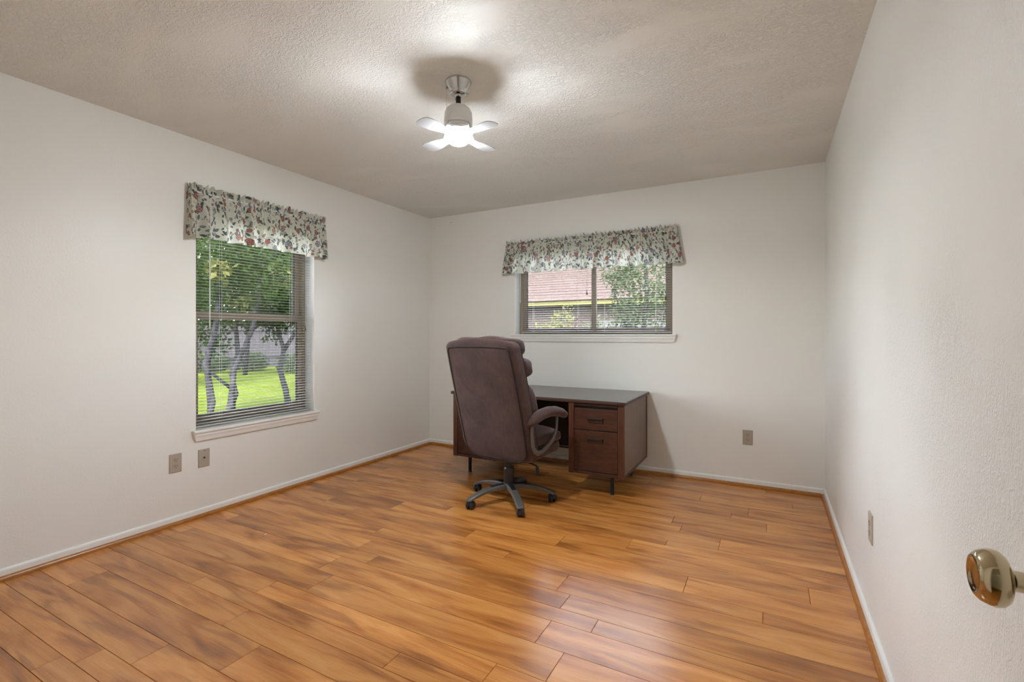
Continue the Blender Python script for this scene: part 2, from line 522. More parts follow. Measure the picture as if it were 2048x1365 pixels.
# ------------------------------------------------------------------ floor: planks one by one
ROWS = [-1.55, -1.40, -1.24, -1.14, -1.02, -0.86, -0.76, -0.60, -0.44, -0.34, -0.22, -0.06, 0.04, 0.20, 0.32, 0.42, 0.58, 0.677, 0.768, 0.860, 0.990, 1.152, 1.275, 1.370, 1.488, 1.656, 1.817, 1.915,
        2.040, 2.205, 2.302, 2.465, 2.620, 2.768, 2.845, 3.002, 3.120, 3.242, 3.385, 3.480, 3.640, 3.760, 3.860, 4.020, 4.155]
KNOWN = {0.677: -2.285, 0.768: -2.20, 0.860: -2.015, 0.990: -1.70, 1.152: -1.962, 1.275: -1.207, 1.370: -0.861, 1.488: -0.672, 1.656: -0.793,
         1.817: -0.625, 1.915: -0.797, 2.040: -0.868, 2.205: -0.026, 2.302: -0.351, 2.465: 0.157, 2.620: -0.70, 2.768: -0.517, 2.845: -0.25, 3.242: -0.018}
floor = MB().box(XL, XR, -1.55, YB, -0.06, -0.010).obj('floor', 'subfloor_dark', origin=(0, 0, 0))
tag(floor, 'orange-brown wood laminate floor of random-width planks', 'floor', None, 'structure')
PL = 1.213
rng = random.Random(3)
for y0, y1 in zip(ROWS[:-1], ROWS[1:]):
    j = KNOWN.get(y0, rng.uniform(-1.6, -0.4))
    while j > XL: j -= PL
    xs = [j + PL * k for k in range(6)]
    cuts = [XL] + [x for x in xs if XL + 0.04 < x < XR - 0.04] + [XR]
    for x0, x1 in zip(cuts[:-1], cuts[1:]):
        g, cmf = 0.0009, 0.0004
        a, b, c_, d = x0 + g, x1 - g, y0 + g, y1 - g
        mb = MB()
        mb.add([(a, c_, -0.01), (b, c_, -0.01), (b, d, -0.01), (a, d, -0.01),
                (a, c_, -0.0009), (b, c_, -0.0009), (b, d, -0.0009), (a, d, -0.0009),
                (a + cmf, c_ + cmf, 0), (b - cmf, c_ + cmf, 0), (b - cmf, d - cmf, 0), (a + cmf, d - cmf, 0)],
               [(0, 1, 5, 4), (1, 2, 6, 5), (2, 3, 7, 6), (3, 0, 4, 7), (4, 5, 9, 8), (5, 6, 10, 9), (6, 7, 11, 10), (7, 4, 8, 11), (8, 9, 10, 11)])
        mb.obj('plank', 'plank_laminate', floor, origin=((a + b) / 2, (c_ + d) / 2, -0.01))

# baseboards (rounded top) and wood shoe moulding
def run(name, mat, prof, p0, p1, out, label, cat):
    """profile (out, z) swept from p0 to p1"""
    rs = [[(p[0] + out[0] * o, p[1] + out[1] * o, z) for o, z in prof] for p in (p0, p1)]
    mb = MB().rings(rs)
    o = mb.obj(name, mat)
    return tag(o, label, cat, None, 'structure')
BP = [(0, 0), (0.012, 0), (0.012, 0.044), (0.0105, 0.050), (0.007, 0.054), (0.003, 0.056), (0, 0.056)]
SP = [(0.012, 0), (0.026, 0), (0.026, 0.006), (0.0245, 0.013), (0.021, 0.018), (0.016, 0.021), (0.012, 0.0225)]
run('baseboard_left', 'white_trim', BP, (XL, YF), (XL, YB), (1, 0), 'low white baseboard along the left wall', 'baseboard')
run('baseboard_back', 'white_trim', BP, (XL + 0.0125, YB), (XR - 0.0125, YB), (0, -1), 'low white baseboard along the end wall behind the desk', 'baseboard')
run('baseboard_right', 'white_trim', BP, (XR, 0.05), (XR, YB), (-1, 0), 'low white baseboard along the right wall', 'baseboard')
run('trim_1', 'shoe_wood', SP, (XL, YF), (XL, YB - 0.0125), (1, 0), 'orange wood shoe moulding at the foot of the left wall', 'moulding')
run('trim_2', 'shoe_wood', SP, (XL + 0.0265, YB), (XR - 0.0265, YB), (0, -1), 'orange wood shoe moulding at the foot of the end wall', 'moulding')
run('trim_3', 'shoe_wood', SP, (XR, 0.05), (XR, YB - 0.0125), (-1, 0), 'orange wood shoe moulding at the foot of the right wall', 'moulding')

# ------------------------------------------------------------------ windows (built in a u,w,z frame: u along the wall, w outward, z up)
def frame_map(side):
    if side == 'left':
        return lambda u, w, z: (XL - w, u, z)
    return lambda u, w, z: (u, YB + w, z)

class UB(MB):
    """MB that takes boxes in wall coordinates"""
    def __init__(self, side):
        super().__init__(); self.m = frame_map(side); self.side = side
    def ubox(self, u0, u1, w0, w1, z0, z1):
        a, b = self.m(u0, w0, z0), self.m(u1, w1, z1)
        return self.box(min(a[0], b[0]), max(a[0], b[0]), min(a[1], b[1]), max(a[1], b[1]), z0, z1)

def sill(side, win, u0, u1, ztop):
    """stool board plus moulded apron with canted ends"""
    f = frame_map(side)
    mb = UB(side)
    mb.ubox(u0 + 0.021, u1 - 0.021, 0.0, 0.103, ztop - 0.028, ztop)
    mb.obj('sill_board', 'white_trim', win)
    mb = MB()
    prof = [(-0.0, ztop, 0.0), (-0.030, ztop, 0.0), (-0.033, ztop - 0.004, 0.001), (-0.033, ztop - 0.014, 0.001), (-0.030, ztop - 0.018, 0.003), (-0.024, ztop - 0.020, 0.005),
            (-0.024, ztop - 0.034, 0.008), (-0.019, ztop - 0.046, 0.013), (-0.016, ztop - 0.060, 0.016), (-0.013, ztop - 0.070, 0.018), (0.0, ztop - 0.070, 0.018)]
    r0 = [f(u0 + e, w, z) for w, z, e in prof]
    r1 = [f(u1 - e, w, z) for w, z, e in prof]
    mb.rings([r0, r1])
    mb.obj('sill_apron', 'white_trim', win)

def ring_frame(side, win, name, mat, u0, u1, w0, w1, z0, z1, wu, wb, wt, bevel=0.003):
    """four bars around an opening, one part each"""
    for nm, a in (('stile', (u0, u0 + wu, z0, z1)), ('stile', (u1 - wu, u1, z0, z1)), ('rail', (u0 + wu, u1 - wu, z0, z0 + wb)), ('rail', (u0 + wu, u1 - wu, z1 - wt, z1))):
        UB(side).ubox(a[0], a[1], w0, w1, a[2], a[3]).obj(name + '_' + nm, mat, win, bevel=bevel)
    if 'sash' in name:                                  # added dark strips that hide the sky-bright inner rim of the sash
        g0, g1, h0, h1 = u0 + wu, u1 - wu, z0 + wb, z1 - wt
        for a in ((g0, g0 + 0.003, h0, h1), (g1 - 0.003, g1, h0, h1), (g0 + 0.003, g1 - 0.003, h0, h0 + 0.003)):
            UB(side).ubox(a[0], a[1], w0 + 0.004, w1 + 0.002, a[2], a[3]).obj('gasket', 'gasket_dark', win)

w1 = thing('window_1', 'tall double-hung window with taupe frame overlooking trees and lawn', 'window', (XL, (LW['y0'] + LW['y1']) / 2, LW['z0']), None, 'structure')
y0, y1, z0, z1 = LW['y0'], LW['y1'], LW['z0'], LW['z1']
e = 0.002
ring_frame('left', w1, 'outer_frame', 'frame_taupe', y0 + e, y1 - e, 0.105, 0.165, z0 + e, z1 - e, 0.030, 0.035, 0.035)
ring_frame('left', w1, 'upper_sash', 'frame_taupe', y0 + 0.032, y1 - 0.032, 0.138, 0.160, 1.29, z1 - 0.035, 0.045, 0.040, 0.045)
ring_frame('left', w1, 'lower_sash', 'frame_taupe', y0 + 0.032, y1 - 0.032, 0.110, 0.134, z0 + 0.037, 1.338, 0.040, 0.040, 0.052)
UB('left').ubox(y0 + 0.07, y1 - 0.07, 0.147, 0.151, 1.32, z1 - 0.07).obj('upper_pane', 'glass', w1)
UB('left').ubox(y0 + 0.065, y1 - 0.065, 0.120, 0.124, z0 + 0.07, 1.30).obj('lower_pane', 'glass', w1)
UB('left').ubox((y0 + y1) / 2 - 0.03, (y0 + y1) / 2 + 0.03, 0.112, 0.134, 1.339, 1.352).obj('sash_lock', 'frame_taupe', w1, bevel=0.004)
sill('left', w1, 1.724, 2.690, z0 + 0.004)
for u0_, u1_, q0, q1 in ((y0 - 0.0, y0 + 0.001, z0, z1), (y1 - 0.001, y1, z0, z1)):
    UB('left').ubox(u0_, u1_, 0.001, 0.105, q0 + 0.005, q1).obj('reveal', 'reveal_white', w1)

w2 = thing('window_2', 'wide two-pane sliding window with taupe frame above the desk', 'window', ((BW['x0'] + BW['x1']) / 2, YB, BW['z0']), None, 'structure')
x0, x1, z0, z1 = BW['x0'], BW['x1'], BW['z0'], BW['z1']
ring_frame('back', w2, 'outer_frame', 'frame_taupe', x0 + e, x1 - e, 0.100, 0.165, z0 + e, z1 - e, 0.034, 0.034, 0.035)
ring_frame('back', w2, 'left_sash', 'frame_taupe', x0 + 0.037, -1.412, 0.108, 0.128, z0 + 0.037, z1 - 0.037, 0.040, 0.024, 0.03)
ring_frame('back', w2, 'right_sash', 'frame_taupe', -1.468, x1 - 0.037, 0.134, 0.156, z0 + 0.037, z1 - 0.037, 0.040, 0.024, 0.03)
UB('back').ubox(x0 + 0.07, -1.44, 0.116, 0.120, z0 + 0.055, z1 - 0.06).obj('left_pane', 'glass', w2)
UB('back').ubox(-1.44, x1 - 0.07, 0.143, 0.147, z0 + 0.055, z1 - 0.06).obj('right_pane', 'glass', w2)
sill('back', w2, -2.240, -0.682, z0 + 0.002)
for u0_, u1_ in ((x0, x0 + 0.001), (x1 - 0.001, x1)):
    UB('back').ubox(u0_, u1_, 0.001, 0.100, z0 + 0.005, z1).obj('reveal', 'reveal_white', w2)

# ------------------------------------------------------------------ mini blinds, slat by slat
def blind(side, u0, u1, w, ztop, zbot, label, wand_u, wand_len, cord_u, cord_z, cord_mat, ladders):
    f = frame_map(side)
    root = thing('mini_blind', label, 'blind', f((u0 + u1) / 2, w, zbot), 'white mini blinds')
    UB(side).ubox(u0, u1, w - 0.013, w + 0.013, ztop - 0.025, ztop).obj('headrail', 'blind_white', root, bevel=0.001)
    UB(side).ubox(u0, u1, w - 0.0115, w + 0.0115, zbot, zbot + 0.009).obj('bottom_rail', 'blind_white', root, bevel=0.002)
    pitch, n = 0.0208, 0
    z = zbot + 0.022
    proto = None
    while z < ztop - 0.03:
        if proto is None:
            mb = MB()
            tilt = 0.03
            rs = []
            for u in (u0 + 0.002, u1 - 0.002):
                ring = []
                for k in range(5):
                    s_ = -0.0125 + 0.025 * k / 4
                    ring.append(f(u, w + s_, z + 0.0010 * (1 - (s_ / 0.0125) ** 2) + tilt * s_))
                for k in range(4, -1, -1):
                    s_ = -0.0125 + 0.025 * k / 4
                    ring.append(f(u, w + s_, z - 0.0004 + 0.0010 * (1 - (s_ / 0.0125) ** 2) + tilt * s_))
                rs.append(ring)
            mb.rings(rs)
            proto = mb.obj('slat', 'blind_white', root, origin=f((u0 + u1) / 2, w, z))
            pl = proto.location.copy()
        else:
            copy_part(proto, root, (pl.x, pl.y, pl.z + n * pitch))
        n += 1
        z += pitch
    for u in ladders:
        for ww in (w - 0.0128, w + 0.0128):
            MB().tube([f(u, ww, zbot + 0.005), f(u, ww, ztop - 0.02)], 0.0006, 5).obj('ladder_cord', 'cord_white', root)
    if wand_u is not None:
        MB().tube([f(wand_u, w - 0.022, ztop - 0.03), f(wand_u, w - 0.023, ztop - 0.03 - wand_len)], 0.0042, 6).obj('tilt_wand', 'wand_clear', root)
    if cord_u is not None:
        c_ = MB().tube([f(cord_u, w - 0.0175, ztop - 0.03), f(cord_u + 0.002, w - 0.0185, cord_z + 0.03)], 0.0011, 5).obj('lift_cord', cord_mat, root)
        cc = f(cord_u + 0.002, w - 0.0185, cord_z)
        MB().lathe([(0.0, 0.036), (0.003, 0.034), (0.004, 0.022), (0.0085, 0.004), (0.0085, 0.001), (0.0, 0.0)], cc, 12).obj('tassel', 'tassel_brown', c_, smooth=True)
    return root

blind('left', 1.756, 2.648, 0.040, 2.030, 0.574, 'white mini blind hanging in the tall window on the left wall', 1.845, 0.78, 2.585, 1.215, 'cord_grey', (1.93, 2.47))
blind('back', -2.140, -1.437, 0.036, 2.025, 1.196, 'white mini blind over the left pane of the wide window', -2.150, 0.50, -1.472, 1.545, 'cord_grey', (-2.02, -1.56))
blind('back', -1.431, -0.733, 0.036, 2.025, 1.196, 'white mini blind over the right pane of the wide window', None, 0, -0.775, 1.475, 'cord_grey', (-1.31, -0.86))

# ------------------------------------------------------------------ floral valances
def floral(U, V, seed):
    rg = np.random.RandomState(seed)
    L, Hh = U.max(), V.max()
    col = np.empty(U.shape + (3,)); col[:] = (0.74, 0.735, 0.64)
    dark = np.array((0.060, 0.062, 0.070))
    # thin trailing stems
    for k in range(int(L * 46)):
        cu, cv = rg.uniform(0, L), rg.uniform(0, Hh)
        a = rg.uniform(0, math.pi * 2); ln = rg.uniform(.03, .07); bend = rg.uniform(-12, 12)
        du, dv = U - cu, V - cv
        p = du * math.cos(a) + dv * math.sin(a); q = -du * math.sin(a) + dv * math.cos(a)
        mk = (np.abs(q - bend * p * p) < .0011) & (np.abs(p) < ln / 2)
        col[mk] = np.array((.11, .115, .10))
    leafc = [(.13, .17, .13), (.20, .24, .19), (.13, .18, .20), (.24, .23, .27), (.28, .31, .23), (.36, .37, .30)]
    for k in range(int(L * 330)):
        cu, cv = rg.uniform(0, L), rg.uniform(0, Hh)
        a = rg.uniform(0, math.pi * 2); ln = rg.uniform(.010, .021); wd = ln * rg.uniform(.36, .55)
        sl = (np.abs(U[0] - cu) < .03)
        i = np.where(sl)[0]
        if len(i) == 0: continue
        s0, s1 = i[0], i[-1] + 1
        du, dv = U[:, s0:s1] - cu, V[:, s0:s1] - cv
        p = (du * math.cos(a) + dv * math.sin(a)) / ln; q = (-du * math.sin(a) + dv * math.cos(a)) / wd
        e_ = np.abs(q) - (1 - p * p)
        sub = col[:, s0:s1]
        inside = (e_ < 0) & (np.abs(p) < 1)
        hollow = rg.rand() < .35
        if not hollow:
            sub[inside] = leafc[rg.randint(len(leafc))]
        sub[inside & (e_ > -.34)] = dark
        sub[inside & (np.abs(q) < .09)] = dark * 1.6
    flc = [((.40, .12, .10), (.60, .34, .29)), ((.50, .24, .21), (.68, .48, .42)), ((.42, .14, .12), (.56, .28, .24)), ((.26, .25, .34), (.50, .48, .52)), ((.50, .27, .25), (.70, .54, .48))]
    for k in range(int(L * 60)):
        cu, cv = rg.uniform(0, L), rg.uniform(.01, Hh - .01)
        Rr = rg.choice([.009, .012, .016, .021, .026], p=[.25, .25, .25, .15, .10]); a0 = rg.uniform(0, 6)
        i = np.where(np.abs(U[0] - cu) < Rr * 1.3)[0]
        if len(i) == 0: continue
        s0, s1 = i[0], i[-1] + 1
        du, dv = U[:, s0:s1] - cu, V[:, s0:s1] - cv
        r = np.hypot(du, dv); th = np.arctan2(dv, du) + a0
        e_ = r / (Rr * (.80 + .20 * np.abs(np.cos(2.5 * th))))
        o_, i_ = flc[rg.randint(len(flc))]
        sub = col[:, s0:s1]
        sub[e_ < 1] = dark
        sub[e_ < .88] = o_
        sub[(e_ < .66) & (np.cos(5 * th) > -.3)] = i_
        sub[(e_ < .38)] = np.array(o_) * .75
        sub[(e_ < .16)] = (.45, .38, .16)
    return col

def valance(side, u0, u1, ztop, zbot, proj, label, seed, flare, folds):
    f = frame_map(side)
    L = u1 - u0
    rodz = ztop - 0.045
    rg = random.Random(seed)
    nu, nv = 620, 150
    # plan path: wall -> return -> front -> return -> wall, with gathers
    s_tot = L + 2 * proj
    ph = [rg.uniform(0, 6.28) for _ in range(8)]
    us = np.linspace(0, 1, nu); vs = np.linspace(0, 1, nv)
    fullness = 1.75
    cloth_len = s_tot * fullness
    # irregular fold phase
    warp = us * folds * 2 * math.pi + 1.5 * np.sin(us * 9 + ph[0]) + 1.1 * np.sin(us * 23 + ph[1])
    warp2 = us * folds * 2.7 * 2 * math.pi + 1.3 * np.sin(us * 17 + ph[2])
    verts = []
    Hh = ztop - zbot
    s = us * s_tot
    along = np.clip(s - proj, 0, L)
    outw = np.where(s < proj, s, np.where(s > s_tot - proj, s_tot - s, proj))
    edge = np.minimum(s, s_tot - s)
    endfac = np.clip((edge - 0.01) / 0.08, 0, 1)
    for v in vs:
        z = ztop - v * Hh
        if z > rodz + 0.012:            # ruffled header above the rod
            amp = 0.010 + 0.014 * (z - rodz) / 0.045; tight = 0.75
        elif z > rodz - 0.018:
            amp = 0.007; tight = 0.75
        else:
            t_ = (rodz - 0.018 - z) / (rodz - 0.018 - zbot)
            amp = 0.008 + 0.022 * t_; tight = 0.75 * (1 - min(1, t_ * 2.2))
        off = amp * ((1 - tight) * np.sin(warp) + tight * np.sin(warp2) + 0.35 * np.sin(warp * 1.63 + ph[3]))
        belly = 0.022 * math.sin(min(1, v * 1.05) * math.pi * 0.5)
        o = outw + (off + belly) * endfac
        sway = flare * v ** 1.2 * (2 * (along / L) - 1) + 0.004 * np.cos(warp) * endfac * v
        ztp = (0.009 * np.sin(warp2 + 1.0) + 0.006 * np.sin(warp * 3.1)) * max(0, (z - rodz) / 0.045) if z > rodz else 0
        hem = 0.005 * np.sin(warp * 0.5 + ph[4]) * max(0, (v - 0.75) / 0.25)
        for k in range(nu):
            zz = z + (ztp[k] if not np.isscalar(ztp) else ztp) + (hem[k] if not np.isscalar(hem) else hem)
            verts.append(f(u0 + along[k] + sway[k], -max(0.0025, o[k]), zz))
    faces = [(j * nu + i, j * nu + i + 1, (j + 1) * nu + i + 1, (j + 1) * nu + i) for j in range(nv - 1) for i in range(nu - 1)]
    root = thing('window_valance', label, 'valance', f((u0 + u1) / 2, 0, zbot), 'floral valances')
    mb = MB(); mb.v = verts; mb.f = faces
    o = mb.obj('gathered_cloth', 'floral_cloth', root, smooth=True)
    U, V = np.meshgrid(us * cloth_len, vs * Hh)
    col = floral(U, V, seed)
    ca = o.data.color_attributes.new('print', 'FLOAT_COLOR', 'POINT')
    ca.data.foreach_set('color', np.concatenate([col.reshape(-1, 3), np.ones((nu * nv, 1))], axis=1).astype(np.float32).ravel())
    MB().tube([f(u0 + 0.004, -0.004, rodz), f(u0 + 0.006, -proj + 0.01, rodz), f(u0 + 0.03, -proj, rodz), f(u1 - 0.03, -proj, rodz), f(u1 - 0.006, -proj + 0.01, rodz), f(u1 - 0.004, -0.004, rodz)],
              0.005, 8).obj('curtain_rod', 'white_trim', root, smooth=True)
    return root

valance('left', 1.690, 2.715, 2.132, 1.800, 0.055, 'gathered floral valance over the tall window on the left wall', 11, 0.004, 11)
valance('back', -2.270, -0.672, 2.085, 1.772, 0.055, 'gathered floral valance over the wide window above the desk', 23, 0.05, 17)

# ------------------------------------------------------------------ ceiling fan with a lit bowl
FX, FY = -1.365, 1.972
fan = thing('ceiling_fan', 'small white ceiling fan with chrome canopy and glowing bowl light', 'ceiling fan', (FX, FY, H))
MB().lathe([(0.0, H - 0.0005), (0.064, H - 0.0005), (0.066, H - 0.004), (0.063, H - 0.010), (0.059, H - 0.020), (0.050, H - 0.040), (0.044, H - 0.058), (0.043, H - 0.064), (0.036, H - 0.068), (0.0, H - 0.068)], (FX, FY, 0), 40).obj('canopy', 'chrome', fan, smooth=True)
can = [o for o in fan.children if o.name.startswith('canopy')][0]
for k in range(3):
    a = R(20 + 120 * k)
    p = Vector((FX + 0.040 * math.cos(a), FY + 0.040 * math.sin(a), H - 0.062))
    MB().tube([p, p + Vector((0.016 * math.cos(a), 0.016 * math.sin(a), -0.003))], 0.0025, 8).obj('canopy_screw', 'chrome', can, smooth=True)
MB().lathe([(0.0, H - 0.058), (0.017, H - 0.058), (0.019, H - 0.066), (0.016, H - 0.078), (0.0, H - 0.078)], (FX, FY, 0), 24).obj('rod_collar', 'chrome', fan, smooth=True)
MB().lathe([(0.0, H - 0.070), (0.0125, H - 0.070), (0.0125, H - 0.135), (0.0, H - 0.135)], (FX, FY, 0), 20).obj('downrod', 'black_metal', fan, smooth=True)
MB().lathe([(0.0, 2.318), (0.022, 2.318), (0.046, 2.312), (0.060, 2.300), (0.068, 2.282), (0.070, 2.255), (0.070, 2.232), (0.064, 2.226), (0.0, 2.226)], (FX, FY, 0), 40).obj('motor_housing', 'fan_white', fan, smooth=True)
MB().lathe([(0.0, 2.228), (0.060, 2.228), (0.060, 2.205), (0.0, 2.205)], (FX, FY, 0), 32).obj('blade_hub', 'fan_white', fan, smooth=True)
MB().lathe([(0.0, 2.206), (0.058, 2.206), (0.070, 2.204), (0.0745, 2.198), (0.0745, 2.189), (0.071, 2.186), (0.066, 2.187), (0.0, 2.187)], (FX, FY, 0), 40).obj('light_ring', 'fan_white', fan, smooth=True)
MB().lathe([(0.0, 2.186), (0.061, 2.186), (0.062, 2.176), (0.0605, 2.164), (0.054, 2.147), (0.041, 2.133), (0.022, 2.125), (0.0, 2.1225)], (FX, FY, 0), 40).obj('light_bowl', 'lamp_glass', fan, smooth=True)
bulb = bpy.data.objects.new('bulb_light', bpy.data.lights.new('bulb_light', 'SPOT'))
C.objects.link(bulb)
bulb.parent = fan
bulb.location = (0, 0, 2.116 - H)
bulb.data.energy = LAMP_POWER
bulb.data.spot_size = R(176)
bulb.data.spot_blend = 0.25
bulb.data.shadow_soft_size = 0.05
bulb.data.color = (0.89, 0.97, 1.035)
for k in range(4):
    a = R(-12 + 90 * k)
    ca_, sa = math.cos(a), math.sin(a)
    def P(r, t, z, ca_=ca_, sa=sa):
        return (FX + r * ca_ - t * sa, FY + r * sa + t * ca_, z)
    rs = []
    for r, w in ((0.088, 0.022), (0.11, 0.028), (0.15, 0.038), (0.20, 0.044), (0.228, 0.041), (0.240, 0.028), (0.244, 0.009)):
        tl_ = 0.10
        rs.append([P(r, -w, 2.166 - w * tl_), P(r, w, 2.166 + w * tl_), P(r, w, 2.169 + w * tl_), P(r, -w, 2.169 - w * tl_)])
    bl = MB().rings(rs).obj('blade', 'fan_blade_white', fan)
    MB().rings([[P(r, -t_, z), P(r, t_, z), P(r, t_, z + .004), P(r, -t_, z + .004)] for r, t_, z in ((0.050, .012, 2.212), (0.072, .012, 2.210), (0.086, .013, 2.192), (0.092, .015, 2.172), (0.118, .017, 2.170))]).obj('blade_iron', 'fan_white', bl)
pc = Vector((FX, FY, 0)) + Vector((-math.cos(R(28.3)), -math.sin(R(28.3)), 0)) * 0.058
MB().tube([(pc.x, pc.y, H - 0.030), (pc.x, pc.y, 2.225)], 0.0012, 6).obj('pull_cord', 'cord_white', fan)
MB().lathe([(0, H - .022), (0.006, H - .022), (0.006, H - .034), (0, H - .034)], (pc.x, pc.y, 0), 10).obj('cord_eyelet', 'chrome', fan)

# ------------------------------------------------------------------ wall plates
def plate(name, label, cat, wall, u, zc, kind):
    if wall == 'left': f = lambda a, o, z: (XL + o, a, z)
    elif wall == 'right': f = lambda a, o, z: (XR - o, a, z)
    else: f = lambda a, o, z: (a, YB - o, z)
    root = thing(name, label, cat, f(u, 0, zc - 0.058), 'wall plates')
    def rr(hw, hh, o):
        return [f(u - hw, o, zc - hh), f(u + hw, o, zc - hh), f(u + hw, o, zc + hh), f(u - hw, o, zc + hh)]
    MB().rings([rr(0.0355, 0.058, 0.0), rr(0.0355, 0.058, 0.003), rr(0.0325, 0.055, 0.006), rr(0.030, 0.0525, 0.0064)]).obj('cover_plate', 'plate_taupe', root)
    def disc(a, z, r, o0, o1, nm, mat, par, sy=1.0, n=20):
        mk = lambda o: [f(u + a + r * math.cos(2 * math.pi * k / n), o, zc + z + r * sy * math.sin(2 * math.pi * k / n)) for k in range(n)]
        return MB().rings([mk(o0), mk(o1)]).obj(nm, mat, par)
    def slot(a, z, hw, hh, nm, par):
        mk = lambda o: [f(u + a - hw, o, zc + z - hh), f(u + a + hw, o, zc + z - hh), f(u + a + hw, o, zc + z + hh), f(u + a - hw, o, zc + z + hh)]
        return MB().rings([mk(0.0078), mk(0.0086)]).obj(nm, 'slot_dark', par)
    if kind == 'outlet':
        for z in (0.0195, -0.0195):
            r_ = disc(0, z, 0.0168, 0.0062, 0.0080, 'receptacle', 'plate_taupe', root, 0.86)
            slot(-0.0062, z + 0.004, 0.0013, 0.0046, 'slot', r_)
            slot(0.0062, z + 0.004, 0.0013, 0.0038, 'slot', r_)
            disc(0, z - 0.0075, 0.0026, 0.0078, 0.0086, 'ground_hole', 'slot_dark', r_)
        disc(0, 0, 0.0028, 0.0062, 0.0078, 'screw', 'plate_taupe', root)
    else:
        r_ = disc(0, 0, 0.0125, 0.0062, 0.0078, 'jack_boss', 'plate_taupe', root)
        slot(0, 0.003, 0.0055, 0.0055, 'jack_opening', r_)
        disc(0, 0.047, 0.0028, 0.0060, 0.0076, 'screw', 'chrome', root)
        disc(0, -0.047, 0.0028, 0.0060, 0.0076, 'screw', 'plate_taupe', root)
    return root

plate('wall_outlet', 'beige duplex outlet on the left wall, below and left of the window', 'outlet', 'left', 1.627, 0.383, 'outlet')
plate('phone_jack', 'beige phone jack plate under the left corner of the tall window', 'phone jack', 'left', 1.797, 0.377, 'phone')
plate('wall_outlet', 'beige duplex outlet on the end wall right of the desk', 'outlet', 'back', -0.152, 0.380, 'outlet')
plate('wall_outlet', 'beige duplex outlet low on the right wall, seen edge-on', 'outlet', 'right', 2.352, 0.412, 'outlet')
for x, z, r in ((-3.194, 2.330, 0.004), (-2.970, 2.370, 0.006)):
    MB().lathe([(0, 0), (r, 0), (r * 0.7, -0.002), (0, -0.0025)], (x, YB, z), 10, 'y').obj('nail_head', 'plate_taupe', wall_back)
chip = MB().sq((0, 0, 0), (0.012, 0.004, 0.0015), 0.6, 0.8, 10, 6).obj('paint_chip', 'white_trim', origin=(0, 0, -0.0015))
chip.location = (-2.62, 1.80, 0.0003); chip.rotation_euler.z = R(115)
tag(chip, 'tiny white paint chip lying on the floor near the left wall', 'paint chip')

# ------------------------------------------------------------------ open door with brass knob (slab itself is beside the camera)
KX, KY, KZ = 0.1955, 0.650, 0.937
door = thing('door_1', 'open white door with a polished brass knob at the right edge', 'door', (0.262, 0.33, 0.012), None, 'structure')
bx('door_slab', 'white_trim', door, 0.262, 0.297, -0.045, 0.718, 0.012, 2.03, 0.003)
kn = MB().lathe([(0.0, -0.0125), (0.010, -0.0120), (0.0150, -0.0125), (0.0172, -0.0145), (0.0195, -0.0140), (0.0235, -0.0105), (0.0265, -0.0045), (0.0275, 0.0005), (0.0265, 0.0055), (0.0230, 0.0095), (0.0175, 0.0120), (0.0115, 0.0135), (0.0098, 0.0165), (0.0098, 0.034), (0.0135, 0.046), (0.022, 0.053), (0.030, 0.058), (0.033, 0.063), (0.033, 0.0665), (0.0, 0.0665)], (KX, KY, KZ), 56, 'x').obj('door_knob', 'brass_knob', door, smooth=True)
tag(kn, 'polished brass round door knob')
for z in (0.25, 1.05, 1.83):
    MB().lathe([(0, 0), (0.006, 0), (0.006, 0.09), (0, 0.09)], (0.262, -0.052, z), 10).obj('hinge', 'brass_knob', door)

# ------------------------------------------------------------------ desk
DXL, DXR, DYF, DYB, DH = -2.385, -0.912, 3.370, 4.105, 0.700
ZB = 0.147
desk = thing('pedestal_desk', 'dark brown wooden double-pedestal desk under the wide window', 'desk', ((DXL + DXR) / 2, (DYF + DYB) / 2, 0))
top = bx('desk_top', 'desk_top_laminate', desk, DXL - 0.013, DXR + 0.013, DYF - 0.012, DYB + 0.012, DH - 0.006, DH, 0.0015)
bx('front_edge', 'desk_edge_wood', top, DXL - 0.015, DXR + 0.015, DYF - 0.016, DYB + 0.014, DH - 0.024, DH - 0.006, 0.002)
def pedestal(x0, x1):
    # x0..x1 outer faces; post widths 40 mm
    for px0, px1 in ((x0, x0 + 0.041), (x1 - 0.045, x1)):
        bx('post', 'desk_post_wood', desk, px0, px1, DYF, DYF + 0.030, ZB, DH - 0.024, 0.002)
    bx('bottom_rail', 'desk_front_wood', desk, x0 + 0.041, x1 - 0.045, DYF + 0.004, DYF + 0.028, ZB + 0.002, ZB + 0.024, 0.001)
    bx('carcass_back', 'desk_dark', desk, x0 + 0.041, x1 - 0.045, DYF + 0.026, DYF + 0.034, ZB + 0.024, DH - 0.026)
    pb = bx('pull_board', 'desk_edge_wood', desk, x0 + 0.044, x1 - 0.048, DYF + 0.001, DYF + 0.022, 0.655, 0.670, 0.002)
    for zz0, zz1, hz in ((0.480, 0.636, 0.552), (0.176, 0.474, 0.404)):
        d = bx('drawer', 'desk_front_wood', desk, x0 + 0.044, x1 - 0.048, DYF + 0.004, DYF + 0.022, zz0, zz1, 0.002)
        xc = (x0 + x1) / 2 - 0.002
        hb = MB().box(xc - 0.058, xc + 0.058, DYF - 0.003, DYF + 0.005, hz - 0.019, hz + 0.019).obj('pull_plate', 'handle_bronze', d, bevel=0.002)
        MB().tube([(xc - 0.056, DYF - 0.001, hz + 0.012), (xc - 0.054, DYF - 0.014, hz + 0.013), (xc + 0.054, DYF - 0.014, hz + 0.013), (xc + 0.056, DYF - 0.001, hz + 0.012)], 0.004, 8).obj('pull_bar', 'handle_bronze', d, smooth=True)
pedestal(-1.332, DXR)
pedestal(DXL, -1.965)
